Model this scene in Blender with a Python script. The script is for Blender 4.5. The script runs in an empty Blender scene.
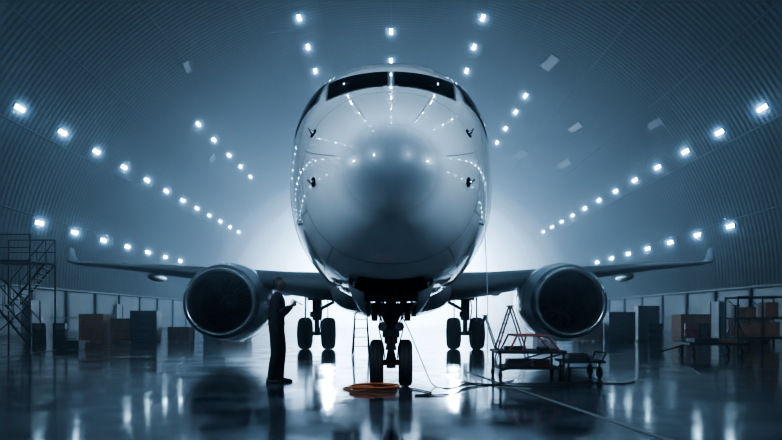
import bpy, bmesh, math, random
from mathutils import Vector, Matrix
random.seed(7)
scn = bpy.context.scene
COL = scn.collection

# ------------------------------------------------------------------ materials
def mat(name, color, rough=0.5, metal=0.0, coat=0.0, emit=None, estr=0.0, spec=0.5, noise=None, bump=None):
    m = bpy.data.materials.new(name); m.use_nodes = True
    nt = m.node_tree; b = nt.nodes['Principled BSDF']
    b.inputs['Base Color'].default_value = (*color, 1)
    b.inputs['Roughness'].default_value = rough
    b.inputs['Metallic'].default_value = metal
    b.inputs['Coat Weight'].default_value = coat
    b.inputs['Coat Roughness'].default_value = 0.04
    b.inputs['Specular IOR Level'].default_value = spec
    if emit:
        b.inputs['Emission Color'].default_value = (*emit, 1)
        b.inputs['Emission Strength'].default_value = estr
    if noise:   # (scale, amount)
        tc = nt.nodes.new('ShaderNodeTexCoord'); n = nt.nodes.new('ShaderNodeTexNoise')
        n.inputs['Scale'].default_value = noise[0]; n.inputs['Detail'].default_value = 6
        nt.links.new(tc.outputs['Object'], n.inputs['Vector'])
        r = nt.nodes.new('ShaderNodeValToRGB')
        a = noise[1]
        r.color_ramp.elements[0].position = 0.3; r.color_ramp.elements[1].position = 0.7
        r.color_ramp.elements[0].color = (*[c*(1-a) for c in color], 1)
        r.color_ramp.elements[1].color = (*[min(1, c*(1+a)) for c in color], 1)
        nt.links.new(n.outputs['Fac'], r.inputs['Fac']); nt.links.new(r.outputs['Color'], b.inputs['Base Color'])
        if bump:
            bp = nt.nodes.new('ShaderNodeBump'); bp.inputs['Strength'].default_value = bump
            nt.links.new(n.outputs['Fac'], bp.inputs['Height']); nt.links.new(bp.outputs['Normal'], b.inputs['Normal'])
    return m

M_paint = mat('airplane_paint', (0.54, 0.61, 0.68), 0.20, 0.0, 0.6, noise=(1.2, 0.05))
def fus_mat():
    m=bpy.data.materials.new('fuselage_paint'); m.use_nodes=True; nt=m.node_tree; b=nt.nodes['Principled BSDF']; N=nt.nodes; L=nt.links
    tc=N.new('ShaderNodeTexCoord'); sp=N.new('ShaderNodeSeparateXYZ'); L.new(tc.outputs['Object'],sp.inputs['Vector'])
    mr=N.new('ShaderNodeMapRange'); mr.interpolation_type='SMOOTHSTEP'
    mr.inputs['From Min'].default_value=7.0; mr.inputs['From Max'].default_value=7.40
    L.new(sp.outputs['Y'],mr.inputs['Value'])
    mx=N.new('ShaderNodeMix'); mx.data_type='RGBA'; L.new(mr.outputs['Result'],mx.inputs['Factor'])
    mx.inputs['A'].default_value=(0.15,0.185,0.225,1); mx.inputs['B'].default_value=(0.62,0.68,0.75,1)  # radome tone plus the nose's dark reflection, painted as a soft gradient
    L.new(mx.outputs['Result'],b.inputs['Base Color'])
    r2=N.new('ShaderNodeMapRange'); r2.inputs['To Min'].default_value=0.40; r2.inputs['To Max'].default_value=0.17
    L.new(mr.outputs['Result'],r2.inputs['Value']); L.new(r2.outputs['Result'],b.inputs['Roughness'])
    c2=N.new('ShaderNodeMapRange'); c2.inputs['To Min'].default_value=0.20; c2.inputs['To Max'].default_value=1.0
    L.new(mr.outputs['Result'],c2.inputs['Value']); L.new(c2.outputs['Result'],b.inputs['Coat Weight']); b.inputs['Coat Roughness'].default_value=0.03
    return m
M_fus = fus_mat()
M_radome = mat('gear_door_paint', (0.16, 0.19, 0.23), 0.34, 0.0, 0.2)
M_seam = mat('panel_seam', (0.10, 0.12, 0.14), 0.5)
M_glass = mat('cockpit_glass', (0.003, 0.004, 0.006), 0.06, 0.0, 0.0, spec=0.35)
M_frame = mat('window_frame', (0.09, 0.11, 0.13), 0.4)
M_wing = mat('wing_skin', (0.34, 0.38, 0.43), 0.35, 0.2)
M_lip = mat('inlet_lip_metal', (0.66, 0.70, 0.76), 0.25, 0.9)
M_inlet = mat('inlet_lining', (0.05, 0.06, 0.07), 0.5)
M_blade = mat('fan_blade', (0.05, 0.055, 0.065), 0.35, 0.8)
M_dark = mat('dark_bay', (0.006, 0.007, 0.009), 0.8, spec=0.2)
M_gear = mat('gear_metal', (0.10, 0.11, 0.12), 0.38, 0.7)
M_chrome = mat('oleo_chrome', (0.5, 0.55, 0.6), 0.12, 1.0)
M_rubber = mat('tyre_rubber', (0.010, 0.011, 0.013), 0.65, noise=(20, 0.3))
M_hub = mat('wheel_hub', (0.12, 0.14, 0.16), 0.4, 0.6)
M_steel = mat('stand_steel', (0.035, 0.04, 0.048), 0.45, 0.4)
M_red = mat('red_frame_paint', (0.36, 0.08, 0.09), 0.45)
M_wood = mat('crate_wood', (0.38, 0.16, 0.07), 0.7, noise=(6, 0.3))
M_card = mat('cardboard', (0.46, 0.21, 0.10), 0.8, noise=(4, 0.2))
M_cab = mat('cabinet_paint', (0.03, 0.035, 0.042), 0.5)
M_orange = mat('orange_hose', (0.34, 0.10, 0.035), 0.5)
M_cable = mat('black_cable', (0.012, 0.012, 0.015), 0.5)
M_white = mat('white_cable', (0.4, 0.45, 0.5), 0.5)
M_cloth = mat('coverall_cloth', (0.007, 0.009, 0.013), 0.85, noise=(14, 0.3), bump=0.2)
M_skin = mat('skin', (0.14, 0.085, 0.065), 0.5)
M_hair = mat('hair', (0.008, 0.007, 0.007), 0.6)
M_shoe = mat('boot_leather', (0.006, 0.006, 0.007), 0.4)
M_lamp = mat('lamp_lens', (0.8, 0.9, 1), 0.3, emit=(0.46, 0.76, 1.0), estr=38)
M_house = mat('lamp_housing', (0.05, 0.06, 0.07), 0.5)

# ------------------------------------------------------------------ mesh builder
class MB:
    def __init__(s): s.v=[]; s.f=[]; s.m=[]; s.sm=[]; s.mats=[]
    def mi(s, m):
        if m not in s.mats: s.mats.append(m)
        return s.mats.index(m)
    def add(s, vs, fs, m, smooth=False):
        o=len(s.v); s.v += [tuple(v) for v in vs]; k=s.mi(m)
        for f in fs: s.f.append(tuple(i+o for i in f)); s.m.append(k); s.sm.append(smooth)
    def box(s, c, d, m, rz=0, ry=0, rx=0, taper=1.0):
        R = Matrix.Rotation(rz,3,'Z')@Matrix.Rotation(ry,3,'Y')@Matrix.Rotation(rx,3,'X')
        vs=[]
        for z in (-1,1):
            t = taper if z>0 else 1
            for x,y in ((-1,-1),(1,-1),(1,1),(-1,1)):
                vs.append(R@Vector((x*d[0]/2*t,y*d[1]/2*t,z*d[2]/2))+Vector(c))
        s.add(vs,[(3,2,1,0),(4,5,6,7),(0,1,5,4),(1,2,6,5),(2,3,7,6),(3,0,4,7)],m)
    def tube(s, a, b, r, m, r2=None, n=12):
        a=Vector(a); b=Vector(b); r2 = r if r2 is None else r2
        q=(b-a).to_track_quat('Z','Y')
        vs=[]
        for p,rr in ((a,r),(b,r2)):
            for i in range(n):
                t=2*math.pi*i/n; vs.append(p+q@Vector((math.cos(t)*rr,math.sin(t)*rr,0)))
        fs=[(i,(i+1)%n,n+(i+1)%n,n+i) for i in range(n)]
        s.add(vs,fs,m,True); s.add(vs,[tuple(range(n))[::-1],tuple(range(n,2*n))],m)
    def path(s, pts, r, m, n=8):
        pts=[Vector(p) for p in pts]; vs=[]
        for i,p in enumerate(pts):
            d=(pts[min(i+1,len(pts)-1)]-pts[max(i-1,0)])
            t=d.normalized(); up=Vector((0,0,1)) if abs(t.z)<0.9 else Vector((1,0,0))
            a=t.cross(up).normalized(); b=t.cross(a)
            for k in range(n):
                u=2*math.pi*k/n; vs.append(p+a*math.cos(u)*r+b*math.sin(u)*r)
        fs=[]
        for i in range(len(pts)-1):
            for k in range(n): fs.append((i*n+k,i*n+(k+1)%n,(i+1)*n+(k+1)%n,(i+1)*n+k))
        s.add(vs,fs,m,True)
    def lathe(s, prof, o, axis, m, n=48, fn=None, cap=False):
        o=Vector(o); q=Vector(axis).to_track_quat('Z','Y'); vs=[]
        for t,r in prof:
            for i in range(n):
                a=2*math.pi*i/n; p=o+q@Vector((math.cos(a)*r,math.sin(a)*r,t))
                if fn: p=fn(p)
                vs.append(p)
        fs=[]
        for j in range(len(prof)-1):
            for i in range(n): fs.append((j*n+i,j*n+(i+1)%n,(j+1)*n+(i+1)%n,(j+1)*n+i))
        s.add(vs,fs,m,True)
        if cap: s.add(vs,[tuple(range(n)),tuple(range((len(prof)-1)*n,len(prof)*n))],m)
    def obj(s, name, parent=None, bevel=0, loc=(0,0,0)):
        me=bpy.data.meshes.new(name); me.from_pydata(s.v,[],s.f); me.update()
        for m in s.mats: me.materials.append(m)
        for i,p in enumerate(me.polygons): p.material_index=s.m[i]; p.use_smooth=s.sm[i]
        bm=bmesh.new(); bm.from_mesh(me); bmesh.ops.recalc_face_normals(bm,faces=bm.faces); bm.to_mesh(me); bm.free()
        ob=bpy.data.objects.new(name,me); COL.objects.link(ob); ob.location=loc
        if bevel:
            b=ob.modifiers.new('bevel','BEVEL'); b.width=bevel; b.segments=2; b.limit_method='ANGLE'
        if parent: ob.parent=parent
        return ob
def empty(name, loc=(0,0,0)):
    e=bpy.data.objects.new(name,None); COL.objects.link(e); e.location=loc; e.empty_display_size=0.3; return e

# ------------------------------------------------------------------ camera
H=1.12
cam=bpy.data.cameras.new('camera'); cam.sensor_width=36; cam.lens=669/782*36
cam.shift_y=98/782; cam.clip_end=400
co=bpy.data.objects.new('camera',cam); COL.objects.link(co)
co.location=(0,0,H); co.rotation_euler=(math.pi/2,0,0); scn.camera=co

# ------------------------------------------------------------------ hangar shell
Y0,Y1=-48.0,96.0
A,B,ZS=21.5,19.1,2.9
def vault(th, off=0.0):
    return (A-off)*math.cos(th), ZS+(B-off)*math.sin(th)
def floor_mat():
    m=bpy.data.materials.new('polished_concrete'); m.use_nodes=True; nt=m.node_tree; b=nt.nodes['Principled BSDF']
    L=nt.links; N=nt.nodes
    tc=N.new('ShaderNodeTexCoord')
    n1=N.new('ShaderNodeTexNoise'); n1.inputs['Scale'].default_value=0.45; n1.inputs['Detail'].default_value=8; n1.inputs['Roughness'].default_value=0.65
    L.new(tc.outputs['Object'],n1.inputs['Vector'])
    r=N.new('ShaderNodeValToRGB'); r.color_ramp.elements[0].position=0.35; r.color_ramp.elements[1].position=0.7
    r.color_ramp.elements[0].color=(0.032,0.044,0.058,1); r.color_ramp.elements[1].color=(0.095,0.115,0.145,1)
    L.new(n1.outputs['Fac'],r.inputs['Fac'])
    bt=N.new('ShaderNodeTexBrick'); bt.offset=0; bt.inputs['Scale'].default_value=1
    bt.inputs['Brick Width'].default_value=5; bt.inputs['Row Height'].default_value=5; bt.inputs['Mortar Size'].default_value=0.018
    L.new(tc.outputs['Object'],bt.inputs['Vector'])
    mx=N.new('ShaderNodeMix'); mx.data_type='RGBA'; L.new(bt.outputs['Fac'],mx.inputs['Factor'])
    L.new(r.outputs['Color'],mx.inputs['A']); mx.inputs['B'].default_value=(0.008,0.011,0.014,1)
    L.new(mx.outputs['Result'],b.inputs['Base Color'])
    n2=N.new('ShaderNodeTexNoise'); n2.inputs['Scale'].default_value=0.9; n2.inputs['Detail'].default_value=7
    L.new(tc.outputs['Object'],n2.inputs['Vector'])
    mr=N.new('ShaderNodeMapRange'); mr.inputs['From Min'].default_value=0.35; mr.inputs['From Max'].default_value=0.7
    mr.inputs['To Min'].default_value=0.06; mr.inputs['To Max'].default_value=0.26
    L.new(n2.outputs['Fac'],mr.inputs['Value']); L.new(mr.outputs['Result'],b.inputs['Roughness'])
    n3=N.new('ShaderNodeTexNoise'); n3.inputs['Scale'].default_value=2.2; n3.inputs['Detail'].default_value=3
    L.new(tc.outputs['Object'],n3.inputs['Vector'])
    bp=N.new('ShaderNodeBump'); bp.inputs['Strength'].default_value=0.07; bp.inputs['Distance'].default_value=0.05
    L.new(n3.outputs['Fac'],bp.inputs['Height']); L.new(bp.outputs['Normal'],b.inputs['Normal'])
    b.inputs['Specular IOR Level'].default_value=1.0
    b.inputs['Coat Weight'].default_value=0.3; b.inputs['Coat Roughness'].default_value=0.07
    return m
mb=MB(); mb.box((0,(Y0+Y1)/2,-0.1),(46,Y1-Y0+2,0.2),floor_mat()); mb.obj('floor')

M_vault=mat('corrugated_steel',(0.014,0.018,0.023),0.7,0.05,spec=0.18,noise=(0.25,0.35))
M_rib=mat('arch_rib_steel',(0.014,0.018,0.023),0.6,0.1,spec=0.2)
mb=MB(); NT=72; per=0.42; vs=[]; ys=[]
y=Y0
while y<Y1:
    ys += [(y,0.0),(y+0.13,0.0),(y+per*0.5,0.022),(y+per*0.5+0.13,0.022)]
    y+=per
for (yy,off) in ys:
    for i in range(NT+1):
        x,z=vault(math.pi*i/NT,off); vs.append((x,yy,z))
fs=[]
for j in range(len(ys)-1):
    for i in range(NT): fs.append((j*(NT+1)+i,j*(NT+1)+i+1,(j+1)*(NT+1)+i+1,(j+1)*(NT+1)+i))
mb.add(vs,fs,M_vault)
for th in [math.pi*k/14 for k in range(1,14)]:
    x,z=vault(th,0.12); mb.tube((x,Y0,z),(x,Y1,z),0.03,M_rib,n=6)
mb.obj('ceiling')
M_patch=mat('roof_patch_sheet',(0.045,0.057,0.07),0.6)
mb=MB()
for (th,yy,w,l) in [(1.02,47,.7,2.2),(0.80,54,.5,2.2),(1.28,40,.5,2.2),(0.72,62,.6,2.5),(2.42,60,.6,1.8),(0.9,68,.7,2.4),(0.62,44,.5,1.6),(2.25,44,.4,1.8)]:
    x,z=vault(th,0.16); mb.box((x,yy,z),(w,l,0.03),M_patch,ry=math.pi/2-th,rz=.15)
mb.obj('roof_patch_sheets')

M_stem=mat('stem_wall_paint',(0.045,0.055,0.068),0.55,noise=(0.8,0.25))
for nm,sx in (('wall_left',-1),('wall_right',1)):
    mb=MB(); mb.box((sx*(A+0.15),(Y0+Y1)/2,ZS/2),(0.3,Y1-Y0,ZS),M_stem)
    yy=Y0+2
    while yy<Y1:
        mb.box((sx*(A-0.06),yy,ZS/2),(0.16,0.3,ZS),M_rib); yy+=4.3
    mb.obj(nm)
    mb=MB(); mb.box((sx*(A-0.15),(Y0+Y1)/2,ZS+0.06),(0.4,Y1-Y0,0.12),M_patch); mb.box((sx*(A-0.03),(Y0+Y1)/2,1.15),(0.1,Y1-Y0,0.12),M_rib)
    mb.obj('trim_1' if sx<0 else 'trim_2')
    mb=MB(); mb.box((sx*(A-0.04),(Y0+Y1)/2,0.1),(0.08,Y1-Y0,0.2),M_rib); mb.obj('baseboard_left' if sx<0 else 'baseboard_right')
k=1
for sx,yy in ((-1,40.5),(-1,53),(1,44.5),(1,58)):
    mb=MB(); mb.box((sx*(A-0.2),yy,1.1),(0.08,2.2,2.2),M_cab); mb.box((sx*(A-0.26),yy,1.1),(0.04,0.05,2.1),M_rib)
    mb.box((sx*(A-0.27),yy+.15,1.05),(0.05,0.04,0.25),M_lip); mb.obj('door_%d'%k); k+=1
def endwall(name,y,m):
    mb=MB(); vs=[(A,y,0)]+[(vault(math.pi*i/40)[0],y,vault(math.pi*i/40)[1]) for i in range(41)]+[(-A,y,0)]
    n=len(vs); vs+= [(v[0],v[1]+0.2,v[2]) for v in vs]
    mb.add(vs,[tuple(range(n)),tuple(range(n,2*n))]+[(i,(i+1)%n,n+(i+1)%n,n+i) for i in range(n)],m); return mb.obj(name)
endwall('wall_front',Y0-0.3,M_rib)
endwall('wall_back',Y1,mat('far_end_cladding',(0.05,0.065,0.08),0.9))

# lamps
def vol_mat(name,col,s):
    m=bpy.data.materials.new(name); m.use_nodes=True; nt=m.node_tree; nt.nodes.clear()
    o=nt.nodes.new('ShaderNodeOutputMaterial'); e=nt.nodes.new('ShaderNodeEmission'); e.inputs['Color'].default_value=(*col,1); e.inputs['Strength'].default_value=s
    nt.links.new(e.outputs['Emission'],o.inputs['Volume']); return m
HAL=[(MB(),.74,vol_mat('halo_glow_outer',(0.22,0.50,1.0),0.12)),(MB(),.48,vol_mat('halo_glow_mid',(0.26,0.56,1.0),0.42)),(MB(),.31,vol_mat('halo_glow_inner',(0.35,0.65,1.0),1.6))]  # lamp halos: haze glow put in as self-emitting volumes
def lamp_row(mb,ylist,side_th):
    for yy in ylist:
        x,z=vault(side_th,0.30); n_=Vector((-math.cos(side_th),0,-math.sin(side_th)))
        ry=math.pi/2-side_th
        mb.box((x,yy,z),(0.26,0.75,0.10),M_house,ry=ry)
        c=Vector((x,yy,z))+n_*0.10
        mb.box(c,(0.20,0.64,0.12),M_lamp,ry=ry)
        mb.tube((x,yy,z),Vector((x,yy,z))-n_*0.22,0.03,M_house,n=6)
        if yy>30:
            for hb,R,m in HAL:
                prof=[(-R,.001)]+[(-R*math.cos(math.pi*k/8),R*math.sin(math.pi*k/8)) for k in range(1,8)]+[(R,.001)]
                hb.lathe(prof,c+n_*.05,(0,1,0),m,n=16)
def th_of(X): return math.acos(X/A)
mb=MB()
back=[-44+4.4*i for i in range(17)]
S=4.38
up=[33.6+S*i for i in range(12)]; upn=[33.6-S*i for i in range(1,18)]
for sx in (-1,1):
    lamp_row(mb,up+upn,th_of(sx*19.0))
    lamp_row(mb,[39.3+S*i+(1.4 if sx>0 else 0) for i in range(7)]+[34.9-S*i for i in range(1,18)],th_of(sx*21.05))
    lamp_row(mb,[43.9+4.7*i for i in range(4)]+back,th_of(sx*6.15))
lamp_row(mb,[47.8,53.2]+back,math.pi/2)
lamp_row(mb,[51.8,56.3,61.6,66.3,71.0]+back,th_of(-15.2))
lamp_row(mb,[53.7,57.9,63.0,68.0]+back,th_of(11.0))
lo=mb.obj('hangar_lamps')
for i,(hb,R,m) in enumerate(HAL): hb.obj('lamp_halo_glow_%d'%(i+1),lo)

# glow of the far fog, put in as nested light-emitting volumes
fb=empty('fog_glow',(0,80,4))
for i,(rx,ry_,rz,s) in enumerate(((21.3,15,15.0,.022),(19,14.5,13,.032),(16.5,14,11,.045),(14,13,9,.07),(11,12,6.5,.12))):
    bm=bmesh.new(); bmesh.ops.create_icosphere(bm,subdivisions=4,radius=1)
    for v in bm.verts: v.co=(v.co.x*rx,v.co.y*ry_,v.co.z*rz)
    me=bpy.data.meshes.new('fog_glow_layer'); bm.to_mesh(me); bm.free(); me.materials.append(vol_mat('fog_emission_%d'%(i+1),(0.44,0.69,1.0),s))
    ob=bpy.data.objects.new('fog_glow_layer_%d'%(i+1),me); COL.objects.link(ob); ob.parent=fb

# added light masts, hidden behind the fuselage to make the haze glow
for sx in (-1,1):
    fx,fy,fz=sx*6.0,63.5,6.4
    mb=MB(); mb.tube((fx,fy,0),(fx,fy,fz-.4),.07,M_steel,n=10)
    for a in range(4): mb.tube((fx,fy,.5),(fx+.9*math.cos(a*1.571+.785),fy+.9*math.sin(a*1.571+.785),.03),.035,M_steel,n=6)
    mb.box((fx,fy,fz-.4),(1.4,.12,.10),M_steel)
    for e in (-.5,0,.5): mb.box((fx+e,fy,fz-.2),(.36,.2,.28),M_house)
    mb.obj('added_glow_mast')
    ld=bpy.data.lights.new('added_glow_light','POINT'); ld.energy=11000; ld.color=(0.42,0.67,1.0); ld.shadow_soft_size=0.35
    lo=bpy.data.objects.new('added_glow_light',ld); COL.objects.link(lo); lo.location=(fx,fy,fz+.45)
# unseen fill spots added to brighten the nose and fuselage front
for (sx,sy,sz,e) in ((-11,-8,15.5,1.0),(11,-8,15.5,1.0),(-17,2,10,0.6),(17,2,10,0.6)):
    ld=bpy.data.lights.new('added_nose_fill','SPOT'); ld.energy=11000*e; ld.color=(0.57,0.79,1.0); ld.shadow_soft_size=0.5; ld.spot_size=math.radians(36); ld.spot_blend=0.8
    lo=bpy.data.objects.new('added_nose_fill',ld); COL.objects.link(lo); lo.location=(sx,sy,sz)
    d=Vector((0,9.5,3.0))-Vector((sx,sy,sz)); lo.rotation_euler=d.to_track_quat('-Z','Y').to_euler()

# ------------------------------------------------------------------ AIRPLANE
plane=empty('airplane',(0,0,0))
YN=7.0
TAB=[(0,0,2.72,2.72,2.0),(.05,.25,2.96,2.50,2.0),(.2,.49,3.19,2.27,2.0),(.5,.74,3.44,2.05,2.05),(1.0,1.00,3.76,1.85,2.15),(1.5,1.17,4.06,1.73,2.25),
 (2.0,1.30,4.39,1.63,2.35),(2.5,1.40,4.69,1.56,2.38),(3,1.49,4.93,1.51,2.35),(4,1.65,5.26,1.44,2.25),(5,1.79,5.42,1.40,2.15),(6,1.88,5.48,1.38,2.1),
 (7,1.91,5.49,1.38,2.08),(12,1.91,5.49,1.38,2.08),(20,1.91,5.49,1.38,2.08),(24,1.91,5.49,1.40,2.08),(30,1.6,5.46,2.15,2.05),(35,.95,5.38,3.45,2.0),(38,.22,5.1,4.6,2.0)]
US=[math.sqrt(t[0]) for t in TAB]
def cs(s):
    u=math.sqrt(max(0,min(38,s)))
    i=0
    while i<len(US)-2 and US[i+1]<u: i+=1
    u0,u1=US[i],US[i+1]; h=u1-u0; t=(u-u0)/h; out=[]
    for k in range(1,5):
        def tan(j):
            if j==0: return (TAB[1][k]-TAB[0][k])/(US[1]-US[0])
            if j==len(US)-1: return (TAB[j][k]-TAB[j-1][k])/(US[j]-US[j-1])
            d0=(TAB[j][k]-TAB[j-1][k])/(US[j]-US[j-1]); d1=(TAB[j+1][k]-TAB[j][k])/(US[j+1]-US[j])
            if d0*d1<=0: return 0
            return 2*d0*d1/(d0+d1)
        p0,p1,m0,m1=TAB[i][k],TAB[i+1][k],tan(i),tan(i+1)
        out.append((2*t**3-3*t**2+1)*p0+(t**3-2*t**2+t)*h*m0+(-2*t**3+3*t**2)*p1+(t**3-t**2)*h*m1)
    return out
def sec(s,th):
    w,tp,bt,n=cs(s); zc=(tp+bt)/2; hh=(tp-bt)/2
    c,sn=math.cos(th),math.sin(th)
    return Vector((w*math.copysign(abs(c)**(2/n),c),YN+s,zc+hh*math.copysign(abs(sn)**(2/n),sn)))
def p_sz(s,z,side):
    w,tp,bt,n=cs(s); zc=(tp+bt)/2; hh=(tp-bt)/2
    t=min(1,abs((z-zc)/hh)); return Vector((side*w*(1-t**n)**(1/n),YN+s,z))
def inside(s,x,z):
    w,tp,bt,n=cs(s); zc=(tp+bt)/2; hh=(tp-bt)/2
    if w<1e-5: return False
    return abs(x/w)**n+abs((z-zc)/hh)**n<1
def p_xz(x,z):
    a,b=0.0,7.0
    for _ in range(40):
        m=(a+b)/2
        if inside(m,x,z): b=m
        else: a=m
    return Vector((x,YN+b,z))
def nrm(p):
    def F(q):
        w,tp,bt,n=cs(q.y-YN); zc=(tp+bt)/2; hh=(tp-bt)/2
        return abs(q.x/max(w,1e-4))**n+abs((q.z-zc)/max(hh,1e-4))**n
    e=1e-3; g=Vector((F(p+Vector((e,0,0)))-F(p-Vector((e,0,0))),F(p+Vector((0,e,0)))-F(p-Vector((0,e,0))),F(p+Vector((0,0,e)))-F(p-Vector((0,0,e)))))
    return g.normalized()
mb=MB(); NA=112
st=[ (0.02+ i*(math.sqrt(38)-0.02)/150)**2 for i in range(151)]
vs=[]
for s in st:
    for i in range(NA): vs.append(sec(s,2*math.pi*i/NA))
fs1=[]
for j in range(len(st)-1):
    for i in range(NA):
        fs1.append((j*NA+i,j*NA+(i+1)%NA,(j+1)*NA+(i+1)%NA,(j+1)*NA+i))
o_=len(vs); vs.append(Vector((0,YN,2.72)))
for i in range(NA): fs1.append((o_,(i+1)%NA,i))
vs.append(Vector((0,YN+38,4.85)))
for i in range(NA): fs1.append((o_+1,(len(st)-1)*NA+i,(len(st)-1)*NA+(i+1)%NA))
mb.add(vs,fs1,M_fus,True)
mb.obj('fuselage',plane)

def pane(mb,quad,kind,m,off,side=1,grow=0.0,N=10):
    c=[sum(q[i] for q in quad)/4 for i in (0,1)]
    q=[(a+(a-c[0])*grow,b+(b-c[1])*grow) for a,b in quad]
    vs=[]
    for j in range(N+1):
        for i in range(N+1):
            u,v=i/N,j/N
            a=[(q[0][k]*(1-u)+q[1][k]*u)*(1-v)+(q[3][k]*(1-u)+q[2][k]*u)*v for k in (0,1)]
            p=p_xz(*a) if kind=='xz' else p_sz(a[0],a[1],side)
            vs.append(p+nrm(p)*off)
    fs=[(j*(N+1)+i,j*(N+1)+i+1,(j+1)*(N+1)+i+1,(j+1)*(N+1)+i) for j in range(N) for i in range(N)]
    mb.add(vs,fs,m,True)
mb=MB()
for sd in (-1,1):
    q=[(sd*.045,4.10),(sd*.82,3.97),(sd*.86,4.40),(sd*.045,4.47)]
    pane(mb,q,'xz',M_frame,.006,grow=.08); pane(mb,q,'xz',M_glass,.014)
    for q in ([(2.06,4.04),(2.72,3.86),(3.15,4.38),(2.66,4.49)],[(2.84,3.83),(3.5,3.86),(3.75,4.2),(3.27,4.37)]):
        pane(mb,q,'sz',M_frame,.006,sd,grow=.12); pane(mb,q,'sz',M_glass,.014,sd)
mb.obj('cockpit_windows',plane)
mb=MB()
for sd in (-1,1):
    for i in range(46):
        s=6.2+i*0.52
        q=[(s-.11,3.62),(s+.11,3.62),(s+.11,3.98),(s-.11,3.98)]
        pane(mb,q,'sz',M_glass,.006,sd,N=2)
mb.obj('cabin_windows',plane)
mb=MB()
def ring(s,r=.006,a0=0,a1=2*math.pi,n=90):
    mb.path([sec(s,a0+(a1-a0)*i/n) for i in range(n+1)],r,M_seam,5)
for s in (4.6,7.4,11,15,20,25): ring(s)
ring(1.25,.003)
for th in (.28,math.pi-.28,1.15,math.pi-1.15):
    mb.path([sec(.35+ i*.9/14,th) for i in range(15)],.004,M_seam,5)
for th in (-.35,math.pi+.35,-.9,math.pi+.9):
    mb.path([sec(1.25+ i*8/40,th) for i in range(41)],.004,M_seam,5)
for sd in (-1,1):
    pts=[(4.9,2.5),(4.9,4.35),(5.75,4.35),(5.75,2.5),(4.9,2.5)]
    for a,b in zip(pts,pts[1:]):
        mb.path([p_sz(a[0]+(b[0]-a[0])*i/10,a[1]+(b[1]-a[1])*i/10,sd) for i in range(11)],.008,M_seam,5)
mb.obj('panel_seams',plane)
mb=MB()
for sd in (-1,1):
    for (s,z) in ((.78,2.70),(1.2,3.38)):
        p=p_sz(s,z,sd); n=nrm(p); mb.tube(p-n*.02,p+n*.05,.024,M_lip,.018); mb.tube(p+n*.05+Vector((0,.04,0)),p+n*.06+Vector((0,-.12,0)),.013,M_chrome,.008)
        mb.tube(p-n*.01,p+n*.012,.055,M_dark,n=20)
    p=p_sz(2.0,2.4,sd); n=nrm(p); mb.tube(p,p+n*.04,.03,M_lip)
for sd in (-1,1):
    a=p_xz(sd*.10,4.04); b=p_xz(sd*.55,4.10); mb.path([a+nrm(a)*.02,b+nrm(b)*.03],.008,M_dark,6)
mb.obj('air_data_probes',plane)
mb=MB(); mb.box((0,YN+9,5.6),(.03,.4,.35),M_wing,taper=.6); mb.box((0,YN+14,1.25),(.03,.4,.3),M_wing); mb.obj('antennas',plane)

# wings
def airfoil(c,t,n=14):
    pts=[]
    for i in range(n+1):
        x=(1-math.cos(math.pi*i/n))/2
        yt=5*t*(0.2969*math.sqrt(x)-.126*x-.3516*x*x+.2843*x**3-.1015*x**4); pts.append((x*c,yt*c*1.1))
    for i in range(n-1,0,-1):
        x=(1-math.cos(math.pi*i/n))/2
        yt=5*t*(0.2969*math.sqrt(x)-.126*x-.3516*x*x+.2843*x**3-.1015*x**4); pts.append((x*c,-yt*c*.9))
    return pts
def loft(mb,secs,m,vertical=False):
    vs=[]; n=None
    for (x,y,z,c,t) in secs:
        af=airfoil(c,t); n=len(af)
        for (a,b) in af:
            vs.append((x+b,y+a,z) if vertical else (x,y+a,z+b))
    fs=[]
    for j in range(len(secs)-1):
        for i in range(n): fs.append((j*n+i,j*n+(i+1)%n,(j+1)*n+(i+1)%n,(j+1)*n+i))
    mb.add(vs,fs,m,True); mb.add(vs,[tuple(range(n)),tuple(range((len(secs)-1)*n,len(secs)*n))],m)
for sd in (-1,1):
    mb=MB(); loft(mb,[(sd*1.0,18.2,1.95,7.3,.13),(sd*3,19.4,2.15,6.0,.125),(sd*5,21.1,2.45,4.6,.12),(sd*9.2,24.5,2.99,3.0,.11),(sd*13.3,27.8,3.44,1.55,.10)],M_wing)
    for X in (3.9,7.0,9.6):
        yy=21.1+(X-5)*.81; z=2.45+(X-5)*.12-.22; c=4.6-(X-5)*.37
        mb.lathe([(-.1,.01),(.2,.11),(.8,.17),(1.5,.15),(2.1,.02)],(sd*X,yy+c-1.2,z),(0,1,0),M_wing,n=16)
    mb.obj('wing',plane)
    mb=MB(); vs=[]
    secs=[(13.3,27.8,3.44,1.55),(13.6,28.05,3.53,1.3),(13.75,28.4,3.75,.85),(13.82,28.7,4.15,.45)]
    af0=airfoil(1,.09); n=len(af0)
    for k,(x,y,z,c) in enumerate(secs):
        tx,tz=[(0,1),(-.5,.86),(-.95,.3),(-1,.1)][k]
        for a,b_ in af0: vs.append((sd*(x+tx*b_*c),y+a*c,z+tz*b_*c))
    fs=[(j*n+i,j*n+(i+1)%n,(j+1)*n+(i+1)%n,(j+1)*n+i) for j in range(3) for i in range(n)]
    mb.add(vs,fs,M_wing,True); mb.add(vs,[tuple(range(3*n,4*n))],M_wing); mb.obj('winglet',plane)
    mb=MB(); loft(mb,[(sd*.3,38.6,4.9,3.6,.1),(sd*5.4,42.2,5.3,1.3,.09)],M_wing); mb.obj('tailplane',plane)
mb=MB(); loft(mb,[(0,36.2,5.0,6.5,.1),(0,38.8,6.4,4.6,.1),(0,43,11.6,2.0,.09)],M_paint,True); mb.obj('tail_fin',plane)
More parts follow.
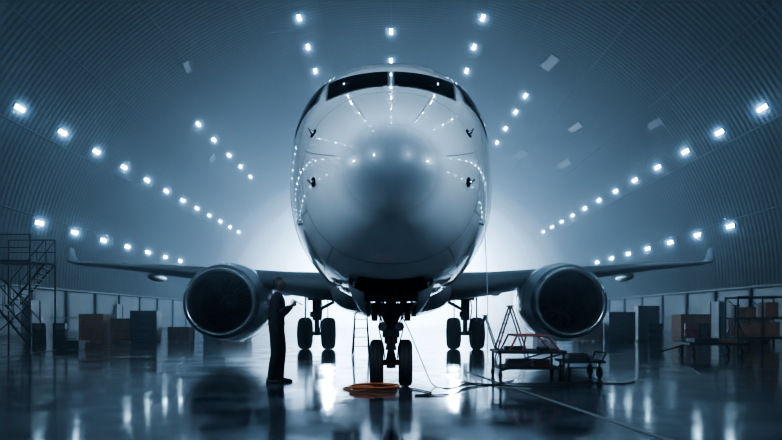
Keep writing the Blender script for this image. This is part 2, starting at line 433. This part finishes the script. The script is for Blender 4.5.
mb=MB(); mb.lathe([(0,.05),(.8,.7),(2,1.15),(4,1.3),(7,1.3),(9,.9),(10.5,.05)],(0,16.5,1.9),(0,1,0),M_paint,n=40,fn=lambda p:Vector((p.x*1.45,p.y,1.9+(p.z-1.9)*.62))); mb.obj('belly_fairing',plane)

# engines
for sd in (-1,1):
    EX,EY,EZ=(-4.88 if sd<0 else 5.12),19.0,1.55
    def flat(p,EZ=EZ): return Vector((p.x,p.y,EZ+(p.z-EZ)*(0.93 if p.z<EZ else 1.0)))
    mb=MB()
    mb.lathe([(.22,1.10),(.8,1.20),(1.6,1.24),(2.6,1.16),(3.6,.88),(3.62,.8),(2.6,.75)],(EX,EY,EZ),(0,1,0),M_paint,n=72,fn=flat)
    mb.lathe([(.26,.86),(.12,.88),(.04,.92),(0,.97),(.03,1.02),(.10,1.06),(.22,1.10)],(EX,EY,EZ),(0,1,0),M_lip,n=72,fn=flat)
    mb.lathe([(.26,.86),(.6,.84),(1.15,.86),(1.6,.88)],(EX,EY,EZ),(0,1,0),M_inlet,n=72,fn=flat)
    mb.lathe([(1.6,.9),(1.62,.0)],(EX,EY,EZ),(0,1,0),M_dark,n=48)
    mb.lathe([(3.2,.62),(4.3,.5),(4.7,.38)],(EX,EY,EZ),(0,1,0),M_gear,n=40); mb.lathe([(3.8,.42),(5.2,.04)],(EX,EY,EZ),(0,1,0),M_gear,n=32)
    mb.lathe([(3.3,.8),(3.32,.4)],(EX,EY,EZ),(0,1,0),M_dark,n=40)
    for t in (.9,1.9):
        R=1.207 if t==.9 else 1.222
        mb.path([flat(Vector((EX+R*math.cos(a*math.pi/36),EY+t,EZ+R*math.sin(a*math.pi/36)))) for a in range(73)],.008,M_seam,5)
    mb.obj('engine_nacelle',plane)
    mb=MB()
    mb.lathe([(.72,.005),(.78,.07),(.95,.18),(1.15,.27),(1.3,.28)],(EX,EY,EZ),(0,1,0),M_gear,n=32)
    NB=24
    for k in range(NB):
        a=2*math.pi*k/NB; vs=[]
        for j in range(7):
            r=.26+(.855-.26)*j/6; tw=math.radians(25+40*j/6); ch=.15+.07*j/6
            ca,sa=math.cos(a+.10*math.sin(j)),math.sin(a+.10*math.sin(j))
            for e in (-1,1):
                dx=e*ch*.5*math.sin(tw); dy=e*ch*.5*math.cos(tw)
                px=r*ca-dx*sa*1.0; pz=r*sa+dx*ca
                rr=math.hypot(px,pz)
                if rr>.845: px*=.845/rr; pz*=.845/rr
                vs.append((EX+px,EY+1.28+dy,EZ+pz*(0.93 if pz<0 else 1)))
        mb.add(vs,[(2*j,2*j+1,2*j+3,2*j+2) for j in range(6)],M_blade,True)
    mb.obj('engine_fan',plane)
    mb=MB()
    vs=[(EX-.16,EY+1.3,EZ+1.12),(EX+.16,EY+1.3,EZ+1.12),(EX+.2,EY+5.2,EZ+.25),(EX-.2,EY+5.2,EZ+.25),(EX-.05,EY+1.3,EZ+1.24),(EX+.05,EY+1.3,EZ+1.24),(EX+.2,EY+2.9,2.5),(EX-.2,EY+2.9,2.5),(EX-.2,EY+5.7,2.35),(EX+.2,EY+5.7,2.35)]
    mb.add(vs,[(0,1,2,3),(0,4,5,1),(4,7,6,5),(7,8,9,6),(8,3,2,9),(1,5,6,9,2),(0,3,8,7,4)],M_paint); mb.obj('engine_pylon',plane)

def wheel(mb,c,r,w):
    c=Vector(c); h=w/2
    prof=[(-h*.75,r*.55),(-h*.95,r*.7),(-h,r*.84),(-h*.8,r*.95),(-h*.55,r*.99),(-h*.35,r),(-h*.3,r*.98),(-h*.25,r),(h*.25,r),(h*.3,r*.98),(h*.35,r),(h*.55,r*.99),(h*.8,r*.95),(h,r*.84),(h*.95,r*.7),(h*.75,r*.55)]
    mb.lathe(prof,c,(1,0,0),M_rubber,n=48)
    for e in (-1,1):
        mb.lathe([(e*h*.75,r*.56),(e*h*.8,r*.5),(e*h*.35,r*.46),(e*h*.3,r*.2),(e*h*.7,r*.18),(e*h*.72,.001)],c,(1,0,0),M_hub,n=32)
GY=11.0
mb=MB()
for sd in (-1,1): wheel(mb,(sd*.235,GY,.385),.385,.22)
mb.tube((-.3,GY,.385),(.3,GY,.385),.045,M_gear)
mb.obj('nose_wheels',plane)
mb=MB()
mb.tube((0,GY,.32),(0,GY,.78),.05,M_chrome); mb.tube((0,GY,.72),(0,GY+.05,1.9),.085,M_gear); mb.tube((0,GY,.70),(0,GY,.82),.11,M_gear); mb.tube((0,GY,1.05),(0,GY,1.17),.125,M_gear)
mb.tube((0,GY,.30),(0,GY,.46),.075,M_gear)
for (a,b_) in (((0,GY-.08,.42),(0,GY-.30,.62)),((0,GY-.30,.62),(0,GY-.09,.82))):
    for e in (-1,1): mb.tube(Vector(a)+Vector((e*.07,0,0)),Vector(b_)+Vector((e*.03,0,0)),.022,M_gear)
for e in (-1,1):
    mb.tube((e*.07,GY,1.0),(e*.25,GY-1.1,1.62),.035,M_gear)
    mb.tube((e*.09,GY,1.1),(e*.32,GY+.1,1.55),.03,M_gear)
    mb.tube((e*.14,GY-.06,.98),(e*.14,GY-.14,.98),.075,M_lip,n=20)
    mb.tube((e*.11,GY-.02,.8),(e*.11,GY-.02,1.05),.03,M_gear); mb.tube((e*.16,GY,.92),(e*.05,GY,1.1),.02,M_gear)
    mb.path([(e*.05,GY-.1,1.5),(e*.17,GY-.16,1.25),(e*.19,GY-.15,.9),(e*.12,GY-.12,.65),(e*.1,GY-.02,.42)],.012,M_cable,6)
    mb.path([(e*.2,GY-.3,1.55),(e*.24,GY-.2,1.3),(e*.14,GY-.12,1.05)],.014,M_cable,6)
    mb.tube((e*.20,GY-.5,1.42),(e*.20,GY-.5,1.62),.05,M_gear)
    mb.box((e*.27,GY-.05,1.22),(.10,.14,.3),M_gear)
mb.box((0,GY-.02,1.28),(.42,.2,.16),M_gear); mb.box((0,GY-.1,.88),(.2,.1,.12),M_gear)
mb.tube((-.42,GY-.2,1.42),(.42,GY-.2,1.42),.035,M_gear)
mb.tube((-.3,GY-.7,1.5),(.3,GY-.7,1.5),.03,M_gear)
for i in range(11):
    x=-.42+.084*i; mb.tube((x,GY-.9+.1*(i%3),1.62),(x+.03*((i%4)-1.5),GY-.7+.15*(i%2),1.26+.06*((i*5)%4)),.02,M_gear,n=6)
mb.obj('nose_gear_strut',plane)
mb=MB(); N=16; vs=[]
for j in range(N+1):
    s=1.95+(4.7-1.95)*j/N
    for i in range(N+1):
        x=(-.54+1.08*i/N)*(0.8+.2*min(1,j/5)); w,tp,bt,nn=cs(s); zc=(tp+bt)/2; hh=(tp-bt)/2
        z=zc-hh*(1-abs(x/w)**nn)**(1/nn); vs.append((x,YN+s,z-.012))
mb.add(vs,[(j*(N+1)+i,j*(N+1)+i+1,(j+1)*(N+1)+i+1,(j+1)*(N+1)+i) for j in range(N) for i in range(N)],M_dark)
mb.obj('nose_bay_shade_sheet',plane)  # dark sheet under the belly, stands in for shade in the open bay
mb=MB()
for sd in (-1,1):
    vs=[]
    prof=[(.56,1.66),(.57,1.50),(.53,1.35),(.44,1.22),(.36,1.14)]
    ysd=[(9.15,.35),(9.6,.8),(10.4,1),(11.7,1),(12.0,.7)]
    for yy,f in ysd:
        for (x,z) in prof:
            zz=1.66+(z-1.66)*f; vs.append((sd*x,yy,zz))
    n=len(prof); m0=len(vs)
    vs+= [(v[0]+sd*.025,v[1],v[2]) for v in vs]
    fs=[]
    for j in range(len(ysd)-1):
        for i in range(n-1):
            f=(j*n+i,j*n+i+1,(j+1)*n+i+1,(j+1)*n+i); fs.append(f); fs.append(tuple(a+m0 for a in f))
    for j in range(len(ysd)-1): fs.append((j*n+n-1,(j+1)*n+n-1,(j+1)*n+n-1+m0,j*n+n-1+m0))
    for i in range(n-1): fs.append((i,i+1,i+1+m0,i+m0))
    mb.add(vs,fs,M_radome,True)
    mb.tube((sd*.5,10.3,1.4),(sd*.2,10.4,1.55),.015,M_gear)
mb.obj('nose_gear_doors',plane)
for sd in (-1,1):
    X=sd*2.66; Y=24.0
    mb=MB()
    for e in (-1,1): wheel(mb,(X+e*.42,Y,.57),.57,.46)
    mb.tube((X-.5,Y,.57),(X+.5,Y,.57),.07,M_gear)
    mb.tube((X,Y,.5),(X,Y,1.15),.085,M_chrome); mb.tube((X,Y,1.05),(X,Y-.1,2.3),.16,M_gear)
    mb.tube((X-sd*.05,Y,1.4),(X-sd*1.2,Y-.1,2.0),.06,M_gear); mb.tube((X,Y+.1,1.3),(X,Y+1.0,2.2),.05,M_gear)
    mb.tube((X,Y-.12,.7),(X,Y-.4,1.0),.04,M_gear); mb.tube((X,Y-.4,1.0),(X,Y-.14,1.3),.04,M_gear)
    mb.box((X+sd*.36,Y,1.6),(.05,.8,1.2),M_paint)
    mb.box((X,Y-.1,1.9),(.6,.3,.3),M_gear); mb.box((X-.05,Y-.15,1.25),(.34,.15,.2),M_gear)
    mb.path([(X+.1,Y-.12,2.1),(X+.22,Y-.2,1.5),(X+.15,Y-.15,.9),(X+.1,Y-.1,.6)],.025,M_cable,6)
    mb.obj('main_landing_gear',plane)

# ------------------------------------------------------------------ TECHNICIAN
man=empty('technician',(-1.97,11.6,0))
def skin_obj(name,pts,edges,radii,root,m,parent,sub=2):
    me=bpy.data.meshes.new(name); me.from_pydata(pts,edges,[]); me.update()
    ob=bpy.data.objects.new(name,me); COL.objects.link(ob); ob.parent=parent
    sk=ob.modifiers.new('skin','SKIN'); sk.use_smooth_shade=True
    sv=me.skin_vertices[0].data
    for i,r in enumerate(radii): sv[i].radius=(r if isinstance(r,tuple) else (r,r)); sv[i].use_root=(i==root)
    su=ob.modifiers.new('sub','SUBSURF'); su.levels=sub; su.render_levels=sub
    me.materials.append(m); return ob
P=[];E=[];R=[]
def jv(p,r,par=None):
    P.append(p);R.append(r)
    if par is not None: E.append((par,len(P)-1))
    return len(P)-1
pel=jv((-.01,0,.97),(.145,.165))
sp=jv((-.02,0,1.10),(.13,.155),pel); ch=jv((-.015,0,1.27),(.14,.18),sp); uc=jv((-.01,0,1.42),(.135,.18),ch); nb=jv((.005,0,1.52),(.08,.09),uc); nk=jv((.02,0,1.575),(.064,.064),nb)
for sd in (-1,1):
    a=jv((-.01,sd*.17,1.455),.085,uc); b_=jv((.0,sd*.22,1.33),.072,a); c=jv((.03,sd*.24,1.15),.062,b_); d=jv((.13,sd*.185,1.24),.055,c); e=jv((.235,sd*.115,1.325),.042,d)
    h=jv((-.005,sd*.10,.86),.118,pel); t=jv((.01+.02*sd,sd*.115,.70),.108,h); k=jv((.02+.03*sd,sd*.12,.50),.088,t); cf=jv((-.01+.04*sd,sd*.125,.32),.084,k); an=jv((-.03+.05*sd,sd*.13,.10),.076,cf); jv((-.03+.05*sd,sd*.13,.055),.078,an)
body=skin_obj('body',P,E,R,pel,M_cloth,man)
for sd in (-1,1):
    mb=MB(); ox=-.03+.05*sd; oy=sd*.13
    outl=[(-.085,.034,.085),(-.07,.042,.095),(0,.042,.10),(.07,.048,.075),(.14,.050,.058),(.19,.042,.05),(.22,.02,.035)]
    vs=[]
    for (x,hw,hz) in outl:
        for (yy,zz) in ((-hw,.0),(-hw*1.05,.02),(-hw*.95,hz*.6),(-hw*.5,hz),(hw*.5,hz),(hw*.95,hz*.6),(hw*1.05,.02),(hw,.0)): vs.append((ox+x,oy+yy,zz))
    n=8; fs=[(j*n+i,j*n+(i+1)%n,(j+1)*n+(i+1)%n,(j+1)*n+i) for j in range(len(outl)-1) for i in range(n)]+[tuple(range(n)),tuple(range(6*n,7*n))]
    mb.add(vs,fs,M_shoe,True); mb.box((ox+.06,oy,.008),(.28,.094,.016),M_shoe); mb.obj('boot',man)
bm=bmesh.new(); bmesh.ops.create_uvsphere(bm,u_segments=40,v_segments=32,radius=1)
for v in bm.verts:
    x,y,z=v.co
    X=x*.098; Yy=y*.076; Z=z*.118
    if z<0: Yy*= (1-.30*(-z)**1.3); X*= (1-.10*(-z)) if x>0 else (1-.32*(-z))
    if z<-.3 and x>0: X+= .010*math.exp(-((z+.78)/.18)**2)*math.exp(-(y/.4)**2)
    g=math.exp(-(y/.17)**2) if x>0 else 0
    X+= g*(.030*math.exp(-((z+.20)/.10)**2)+.017*math.exp(-((z+.03)/.14)**2))
    X+= (math.exp(-(y/.30)**2) if x>0 else 0)*(.009*math.exp(-((z+.44)/.045)**2)+.009*math.exp(-((z+.56)/.05)**2))
    if x>0: X+= .007*math.exp(-((z-.17)/.08)**2); X-= .010*(math.exp(-((abs(y)-.38)/.16)**2))*math.exp(-((z-.02)/.10)**2)
    v.co=(X,Yy,Z)
tilt=Matrix.Rotation(math.radians(-12),4,'Y')
bmesh.ops.transform(bm,matrix=Matrix.Translation((.035,0,1.705))@tilt,verts=bm.verts)
me=bpy.data.meshes.new('head'); bm.to_mesh(me); bm.free()
for p in me.polygons: p.use_smooth=True
me.materials.append(M_skin); ho=bpy.data.objects.new('head',me); COL.objects.link(ho); ho.parent=man
mb=MB()
HT=Matrix.Translation((.035,0,1.705))@tilt
def hp(x,y,z): return HT@Vector((x,y,z))
for sd in (-1,1):
    mb.lathe([(-.008,.002),(-.006,.022),(0,.028),(.006,.022),(.002,.010),(0,.001)],hp(-.008,sd*.076,-.008),HT.to_3x3()@Vector((-.25,sd*1,0)),M_skin,n=16)
    mb.lathe([(-.010,.001),(-.007,.008),(0,.011),(.007,.008),(.010,.001)],hp(.078,sd*.030,.004),HT.to_3x3()@Vector((1,0,0)),M_white,n=12)
    mb.lathe([(.0095,.005),(.0115,.001)],hp(.078,sd*.030,.004),HT.to_3x3()@Vector((1,0,0)),M_hair,n=12)
mb.obj('ears_and_eyes',man)
bm=bmesh.new(); bmesh.ops.create_uvsphere(bm,u_segments=36,v_segments=28,radius=1)
dl=[v for v in bm.verts if not (v.co.z> (0.42+ .25*max(0,v.co.x)) or (v.co.x<-.15 and v.co.z>-.42))]
bmesh.ops.delete(bm,geom=dl,context='VERTS')
for v in bm.verts:
    x,y,z=v.co; Yy=y*.082; X=x*.105; Z=z*.127
    if z<0: Yy*=(1-.30*(-z)**1.3); X*=(1-.32*(-z))
    j=1+.02*math.sin(x*23+y*17)*math.cos(z*19); v.co=(X*j,Yy*j,Z*j)
bmesh.ops.transform(bm,matrix=HT,verts=bm.verts)
me=bpy.data.meshes.new('hair'); bm.to_mesh(me); bm.free()
for p in me.polygons: p.use_smooth=True
me.materials.append(M_hair); ob=bpy.data.objects.new('hair',me); COL.objects.link(ob); ob.parent=man; sm=ob.modifiers.new('s','SOLIDIFY'); sm.thickness=.012; sm.offset=-1
mb=MB(); mb.lathe([(0,.092),(.03,.078),(.06,.072),(.06,.066),(.0,.08)],(.005,0,1.50),(.2,0,1),M_cloth,n=24); mb.obj('collar',man)
for sd in (-1,1):
    w=Vector((.235,sd*.115,1.325)); d=Vector((.72,-sd*.42,.45)).normalized(); up=Vector((-.3,0,.95)).normalized()
    pts=[w-d*.02,w+d*.03,w+d*.075]
    skin_obj('palm',[tuple(p) for p in pts],[(0,1),(1,2)],[(.026,.026),(.034,.022),(.036,.018)],0,M_skin,man,2)
    for k,ln in enumerate((.070,.078,.072,.058)):
        o=(k-1.5)*.0185
        b0=w+d*.065+up*o*-1
        inn=Vector((0,-sd,0))
        p1=b0+d*ln*.42; p2=p1+(d*.6+inn*.6)*ln*.33; p3=p2+(d*.1+inn*.9)*ln*.28
        skin_obj('finger_%d'%(k+1),[tuple(b0),tuple(p1),tuple(p2),tuple(p3)],[(0,1),(1,2),(2,3)],[.0095,.009,.008,.007],0,M_skin,man,1)
    b0=w+d*.025+up*.022; p1=b0+up*.028+d*.018; p2=p1+d*.03+up*.008
    skin_obj('thumb',[tuple(b0),tuple(p1),tuple(p2)],[(0,1),(1,2)],[.011,.010,.008],0,M_skin,man,1)
mb=MB(); mb.box((.345,0,1.395),(.012,.15,.20),M_dark,ry=math.radians(-62)); mb.box((.338,0,1.402),(.003,.135,.18),M_glass,ry=math.radians(-62)); mb.obj('tablet',man)
mb=MB(); mb.lathe([(0,.150),(.04,.150)],(-.012,0,1.0),(0,0,1),M_shoe,n=24,fn=lambda p:Vector((-.012+(p.x+.012)*.98,p.y*1.1,p.z)))
mb.box((-.02,-.18,.93),(.09,.04,.12),M_shoe); mb.obj('tool_belt',man)

# ------------------------------------------------------------------ ground equipment (right)
def caster(mb,x,y,r=.06):
    mb.tube((x-.02,y,r),(x+.02,y,r),r,M_rubber,n=16); mb.box((x,y,r*1.6),(.07,.03,r*1.3),M_steel); mb.tube((x,y,r*2),(x,y,r*2+.05),.02,M_steel,n=8)
mb=MB()
X0,X1,Ya,Yb=1.98,3.12,12.1,13.0
for x in (X0,X1):
    for y in (Ya,Yb): caster(mb,x,y); mb.tube((x,y,.12),(x,y,.5),.022,M_steel)
mb.box(((X0+X1)/2,(Ya+Yb)/2,.50),(X1-X0+.1,Yb-Ya+.1,.05),M_steel); mb.box(((X0+X1)/2,(Ya+Yb)/2,.20),(X1-X0,Yb-Ya,.03),M_steel)
for y in (Ya,Yb):
    mb.tube((X0+.15,y,.5),(X0+.30,y,.80),.018,M_red); mb.tube((X1-.05,y,.5),(X1-.28,y,.80),.018,M_red); mb.tube((X0+.30,y,.80),(X1-.28,y,.80),.018,M_red)
    mb.tube((X0,y,.16),(X1,y,.48),.014,M_steel)
mb.tube((X0+.30,Ya,.80),(X0+.30,Yb,.80),.018,M_red); mb.tube((X1-.28,Ya,.80),(X1-.28,Yb,.80),.018,M_red)
mb.tube((X0+.4,Ya,.52),(X0+.65,Yb,.80),.016,M_red)
mb.box((2.35,12.4,.29),(.4,.35,.15),M_cab); mb.box((2.8,12.6,.28),(.3,.4,.13),M_red); mb.box((2.3,12.5,.56),(.35,.25,.07),M_cab); mb.tube((2.7,12.3,.56),(2.95,12.6,.56),.035,M_gear)
mb.obj('maintenance_work_cart')
mb=MB()
for x in (3.28,3.85):
    for y in (12.35,12.95): wheel(mb,(x,y,.11),.11,.06); mb.tube((x,y,.11),(x,y,.30),.018,M_steel)
mb.box((3.565,12.65,.31),(.75,.75,.04),M_steel); mb.box((3.48,12.6,.39),(.35,.4,.12),M_cab); mb.tube((3.72,12.4,.37),(3.72,12.9,.37),.045,M_gear)
mb.tube((3.9,12.35,.33),(3.95,12.3,.47),.015,M_steel); mb.tube((3.9,12.95,.33),(3.95,12.95,.47),.015,M_steel); mb.tube((3.95,12.3,.47),(3.95,12.95,.47),.015,M_steel)
mb.tube((3.25,12.35,.2),(3.88,12.35,.2),.014,M_steel)
mb.obj('tool_dolly')

def stepladder(name,x,y,h,w,dirx,m,steps=5):
    mb=MB(); sp=h*.32
    for e in (-1,1):
        if dirx:
            mb.tube((x-sp,y+e*w/2,0.01),(x,y+e*w/2*.8,h),.024,m,n=8); mb.tube((x+sp,y+e*w/2,0.01),(x,y+e*w/2*.8,h),.02,m,n=8)
        else:
            mb.tube((x+e*w/2,y-sp,0.01),(x+e*w/2*.7,y,h),.024,m,n=8); mb.tube((x+e*w/2,y+sp,0.01),(x+e*w/2*.7,y,h),.02,m,n=8)
    for i in range(1,steps+1):
        t=i/(steps+1)
        if dirx: mb.box((x-sp*(1-t),y,h*t),(.09,w*(1-.2*t),.025),m)
        else: mb.box((x,y-sp*(1-t),h*t),(w*(1-.3*t),.09,.025),m)
    mb.box((x,y,h),(.16,w*.8,.03) if dirx else (w*.8,.16,.03),m)
    return mb.obj(name)
stepladder('stepladder',3.28,18.4,1.45,.5,True,M_red)
stepladder('stepladder',-.92,20.5,1.35,.5,False,M_steel,4)
stepladder('stepladder',2.9,20.6,1.2,.4,True,M_steel,4)

def smooth(pts,n=8):
    out=[]; P=[Vector(p) for p in pts]
    for i in range(len(P)-1):
        p0=P[max(i-1,0)];p1=P[i];p2=P[i+1];p3=P[min(i+2,len(P)-1)]
        for k in range(n):
            t=k/n; out.append(.5*((2*p1)+(p2-p0)*t+(2*p0-5*p1+4*p2-p3)*t*t+(3*p1-p0-3*p2+p3)*t**3))
    out.append(P[-1]); return out
mb=MB(); pts=[]
for i in range(34):
    a=i*.9; r=.30+.09*math.sin(i*.8)
    pts.append((-.20+r*1.2*math.cos(a),10.45+r*1.0*math.sin(a),.013+.0022*i))
pts += [(-.5,10.2,.013),(-.75,10.5,.013),(-.6,10.9,.013)]
mb.path(smooth(pts,4),.013,M_orange,6); mb.obj('coiled_hose')
mb=MB()
mb.path(smooth([(.1,10.9,1.3),(.3,10.8,.9),(.55,10.9,.3),(.7,10.9,.02),(.95,10.6,.012),(1.3,11.3,.012),(1.7,11.2,.012),(2.05,11.7,.012),(2.2,12.0,.012)]),.010,M_cable,6)
mb.path(smooth([(.3,10.6,.012),(.6,9.9,.012),(.35,9.6,.012),(.9,9.8,.012),(1.2,10.6,.012),(1.9,11.3,.012),(2.9,11.4,.012),(3.5,11.8,.012),(3.6,12.1,.012)]),.010,M_cable,6)
mb.path(smooth([(1.2,11.6,.012),(1.9,10.9,.012),(2.6,10.9,.012),(3.3,11.5,.012),(3.9,11.3,.012),(4.3,11.8,.012)]),.010,M_cable,6)
mb.obj('power_cables')
mb=MB(); mb.path(smooth([(1.60,11.4,2.55),(1.64,11.38,1.5),(1.63,11.3,.6),(1.62,11.2,.02),(1.75,10.8,.012),(2.2,10.5,.012)]),.007,M_white,6); mb.obj('hanging_cable')
M_line=mat('floor_line_paint',(0.12,0.135,0.15),0.4)
mb=MB()
def strip(a,b,w):
    a=Vector(a);b=Vector(b);d=(b-a).normalized();n=Vector((-d.y,d.x,0))*w/2
    mb.add([a-n,a+n,b+n,b-n],[(0,1,2,3)],M_line)
strip((1.55,14,.003),(2.75,4.5,.003),.09); strip((-13,30,.003),(-8,2,.003),.1); strip((16,60,.003),(16,2,.003),.12); strip((-16.5,60,.003),(-16.5,28,.003),.12)
mb.obj('floor_line_marking')

# ------------------------------------------------------------------ side clutter
def stairs(name,x0,x1,y0,y1,h):
    mb=MB()
    for x in (x0,x1):
        for y in (y0,y1):
            mb.tube((x,y,.0),(x,y,h+1.0),.035,M_steel,n=8)
    mid=h*.5
    mb.box(((x0+x1)/2,(y0+y1)/2,h),(x1-x0,y1-y0,.06),M_steel)
    for zz in (h+.5,h+1.0):
        for y in (y0,y1): mb.tube((x0,y,zz),(x1,y,zz),.02,M_steel,n=8)
        mb.tube((x0,y0,zz),(x0,y1,zz),.02,M_steel,n=8)
    yc1=y0+.4; yc2=y1-.4
    def flight(xa,za,xb,zb,yc):
        k=int(abs(zb-za)/.2)
        for i in range(k+1):
            t=i/k; mb.box((xa+(xb-xa)*t,yc,za+(zb-za)*t),(.24,.7,.03),M_steel)
        for e in (-.37,.37):
            mb.tube((xa,yc+e,za),(xb,yc+e,zb),.04,M_steel,n=8); mb.tube((xa,yc+e,za+.95),(xb,yc+e,zb+.95),.02,M_steel,n=8)
            for i in range(5):
                t=i/4; mb.tube((xa+(xb-xa)*t,yc+e,za+(zb-za)*t),(xa+(xb-xa)*t,yc+e,za+(zb-za)*t+.95),.015,M_steel,n=6)
    flight(x1,.05,x0+.5,mid,yc1); mb.box((x0+.25,(y0+y1)/2,mid),(.5,y1-y0,.05),M_steel); flight(x0+.5,mid,x1,h,yc2)
    for (a,b_) in (((x0,y0,0),(x1,y0,mid)),((x1,y0,mid),(x0,y0,h))): mb.tube(a,b_,.02,M_steel,n=6)
    return mb.obj(name)
stairs('maintenance_stairs',-15.6,-13.7,25.4,27.3,3.3)
def crate(name,x,y,w,d,h,m=M_wood,z=0):
    mb=MB(); mb.box((x,y,z+.10+(h-.1)/2),(w*.96,d*.96,h-.1),m)
    for e in (-1,0,1): mb.box((x+e*w*.42,y,z+.05),(.1,d,.1),M_wood)
    for e in (-1,1):
        for k in (-1,1):
            mb.box((x+e*w*.46,y+k*d*.49,z+.1+(h-.1)/2),(.08,.03,h-.1),M_wood)
        for zz in (.14,h-.04,h*.5): mb.box((x,y+e*d*.49,z+zz),(w,.025,.08),M_wood)
    return mb.obj(name,bevel=.006)
crate('wooden_crate',-13.6,30.8,1.1,1.0,1.3); crate('wooden_crate',-12.3,31.2,1.2,1.0,1.1,M_card); crate('wooden_crate',-9.9,31.6,1.0,.9,.7)
crate('wooden_crate',-14.6,34.5,1.3,1.1,1.0,M_card); crate('wooden_crate',-7.6,33.0,1.3,1.1,.75)
def cabinet(name,x,y,w,d,h,m=M_cab,dr=4):
    mb=MB(); mb.box((x,y,.06+(h-.06)/2),(w,d,h-.06),m); mb.box((x,y,.03),(w*.92,d*.92,.06),M_dark)
    for i in range(dr):
        zz=.12+(h-.2)*(i+.5)/dr; mb.box((x,y-d/2-.008,zz),(w*.92,.016,(h-.2)/dr*.9),m); mb.box((x,y-d/2-.03,zz+(h-.2)/dr*.25),(w*.4,.02,.02),M_gear)
    return mb.obj(name,bevel=.008)
cabinet('tool_cabinet',-11.2,30.6,1.2,.7,1.45); cabinet('tool_cabinet',-8.9,34,1.1,.7,1.2); cabinet('tool_cabinet',10.6,31,1.2,.7,1.4); cabinet('tool_cabinet',12.2,32,1.0,.7,1.7)
def drum(name,x,y,m=M_cab):
    mb=MB(); mb.lathe([(0,.001),(0,.28),(.02,.295),(.28,.29),(.30,.305),(.32,.29),(.58,.29),(.60,.305),(.62,.29),(.86,.295),(.88,.28),(.86,.27),(.86,.001)],(x,y,0.0),(0,0,1),m,n=28); return mb.obj(name)
drum('oil_drum',-15.6,31.5,M_cab); drum('oil_drum',-16.3,31.0,M_cab); drum('oil_drum',11.6,29.4,M_cab); drum('oil_drum',13.7,30.5,M_red); drum('oil_drum',14.4,30.9,M_cab)
crate('wooden_crate',9.4,32,1.2,1.0,.9); crate('wooden_crate',14.8,33,1.5,1.1,1.3,M_card); crate('wooden_crate',7.8,34,1.0,1.0,.8,M_card); crate('wooden_crate',16.6,31,1.4,1.1,1.1)
mb=MB(); mb.box((-11.3,23.6,.16),(.8,.5,.26),M_cab); mb.box((-11.3,23.6,.31),(.84,.54,.04),M_steel); mb.tube((-11.5,23.6,.33),(-11.5,23.6,.4),.01,M_steel); mb.tube((-11.1,23.6,.33),(-11.1,23.6,.4),.01,M_steel); mb.tube((-11.5,23.6,.4),(-11.1,23.6,.4),.012,M_steel)
for e in (-1,1): mb.box((-11.3+e*.3,23.6,.015),(.08,.5,.03),M_rubber)
mb.obj('battery_box')
mb=MB()
for x in (14.0,15.0,16.0):
    for y in (27,28): mb.tube((x,y,0),(x,y,2.0),.04,M_steel,n=8)
for zz in (.3,1.1,1.95):
    for y in (27,28): mb.tube((14,y,zz),(16,y,zz),.03,M_steel,n=8)
    mb.box((15,27.5,zz+.04),(2,.95,.03),M_steel)
for a in ((14,15),(15,16)):
    mb.tube((a[0],28,.3),(a[1],28,1.1),.018,M_steel,n=6); mb.tube((a[1],28,1.1),(a[0],28,1.95),.018,M_steel,n=6)
for (x,z,w,h) in ((14.4,.36,.6,.5),(15.4,.36,.8,.6),(14.5,1.16,.7,.4),(15.5,1.16,.5,.6)): mb.box((x,27.5,z+h/2),(w,.6,h),M_card)
mb.obj('storage_rack')
mb=MB()
mb.box((9.55,20,.36),(1.7,1.1,.07),M_steel)
for x in (8.85,10.25):
    for y in (19.6,20.4): wheel(mb,(x,y,.12),.12,.07); mb.tube((x,y,.12),(x,y,.34),.025,M_steel)
mb.tube((8.75,20,.3),(8.0,19.9,.12),.02,M_steel); mb.box((9.3,20,.46),(.7,.6,.12),M_cab); mb.box((10,20.1,.43),(.5,.6,.06),M_wood)
mb.obj('platform_trolley')
mb=MB()
for a in range(3):
    t=a*2.09; mb.tube((12.6+.55*math.cos(t),24.5+.55*math.sin(t),0),(12.6,24.5,1.2),.025,M_steel,n=8)
mb.tube((12.6,24.5,.9),(12.6,24.5,1.55),.04,M_steel); mb.box((12.6,24.5,1.57),(.25,.25,.05),M_steel); mb.obj('tripod_jack')

# ------------------------------------------------------------------ world (mist fills the air)
w=bpy.data.worlds.new('world'); scn.world=w; w.use_nodes=True
wn=w.node_tree
wn.nodes['Background'].inputs['Color'].default_value=(0.01,0.016,0.025,1)
wn.nodes['Background'].inputs['Strength'].default_value=0.2
v=wn.nodes.new('ShaderNodeVolumeScatter')
v.inputs['Color'].default_value=(0.66,0.82,1,1); v.inputs['Density'].default_value=0.015; v.inputs['Anisotropy'].default_value=0.75
wn.links.new(v.outputs['Volume'],wn.nodes['World Output'].inputs['Volume'])
scn.view_settings.view_transform='AgX'
scn.view_settings.look='AgX - Very High Contrast'
scn.view_settings.exposure=0.12
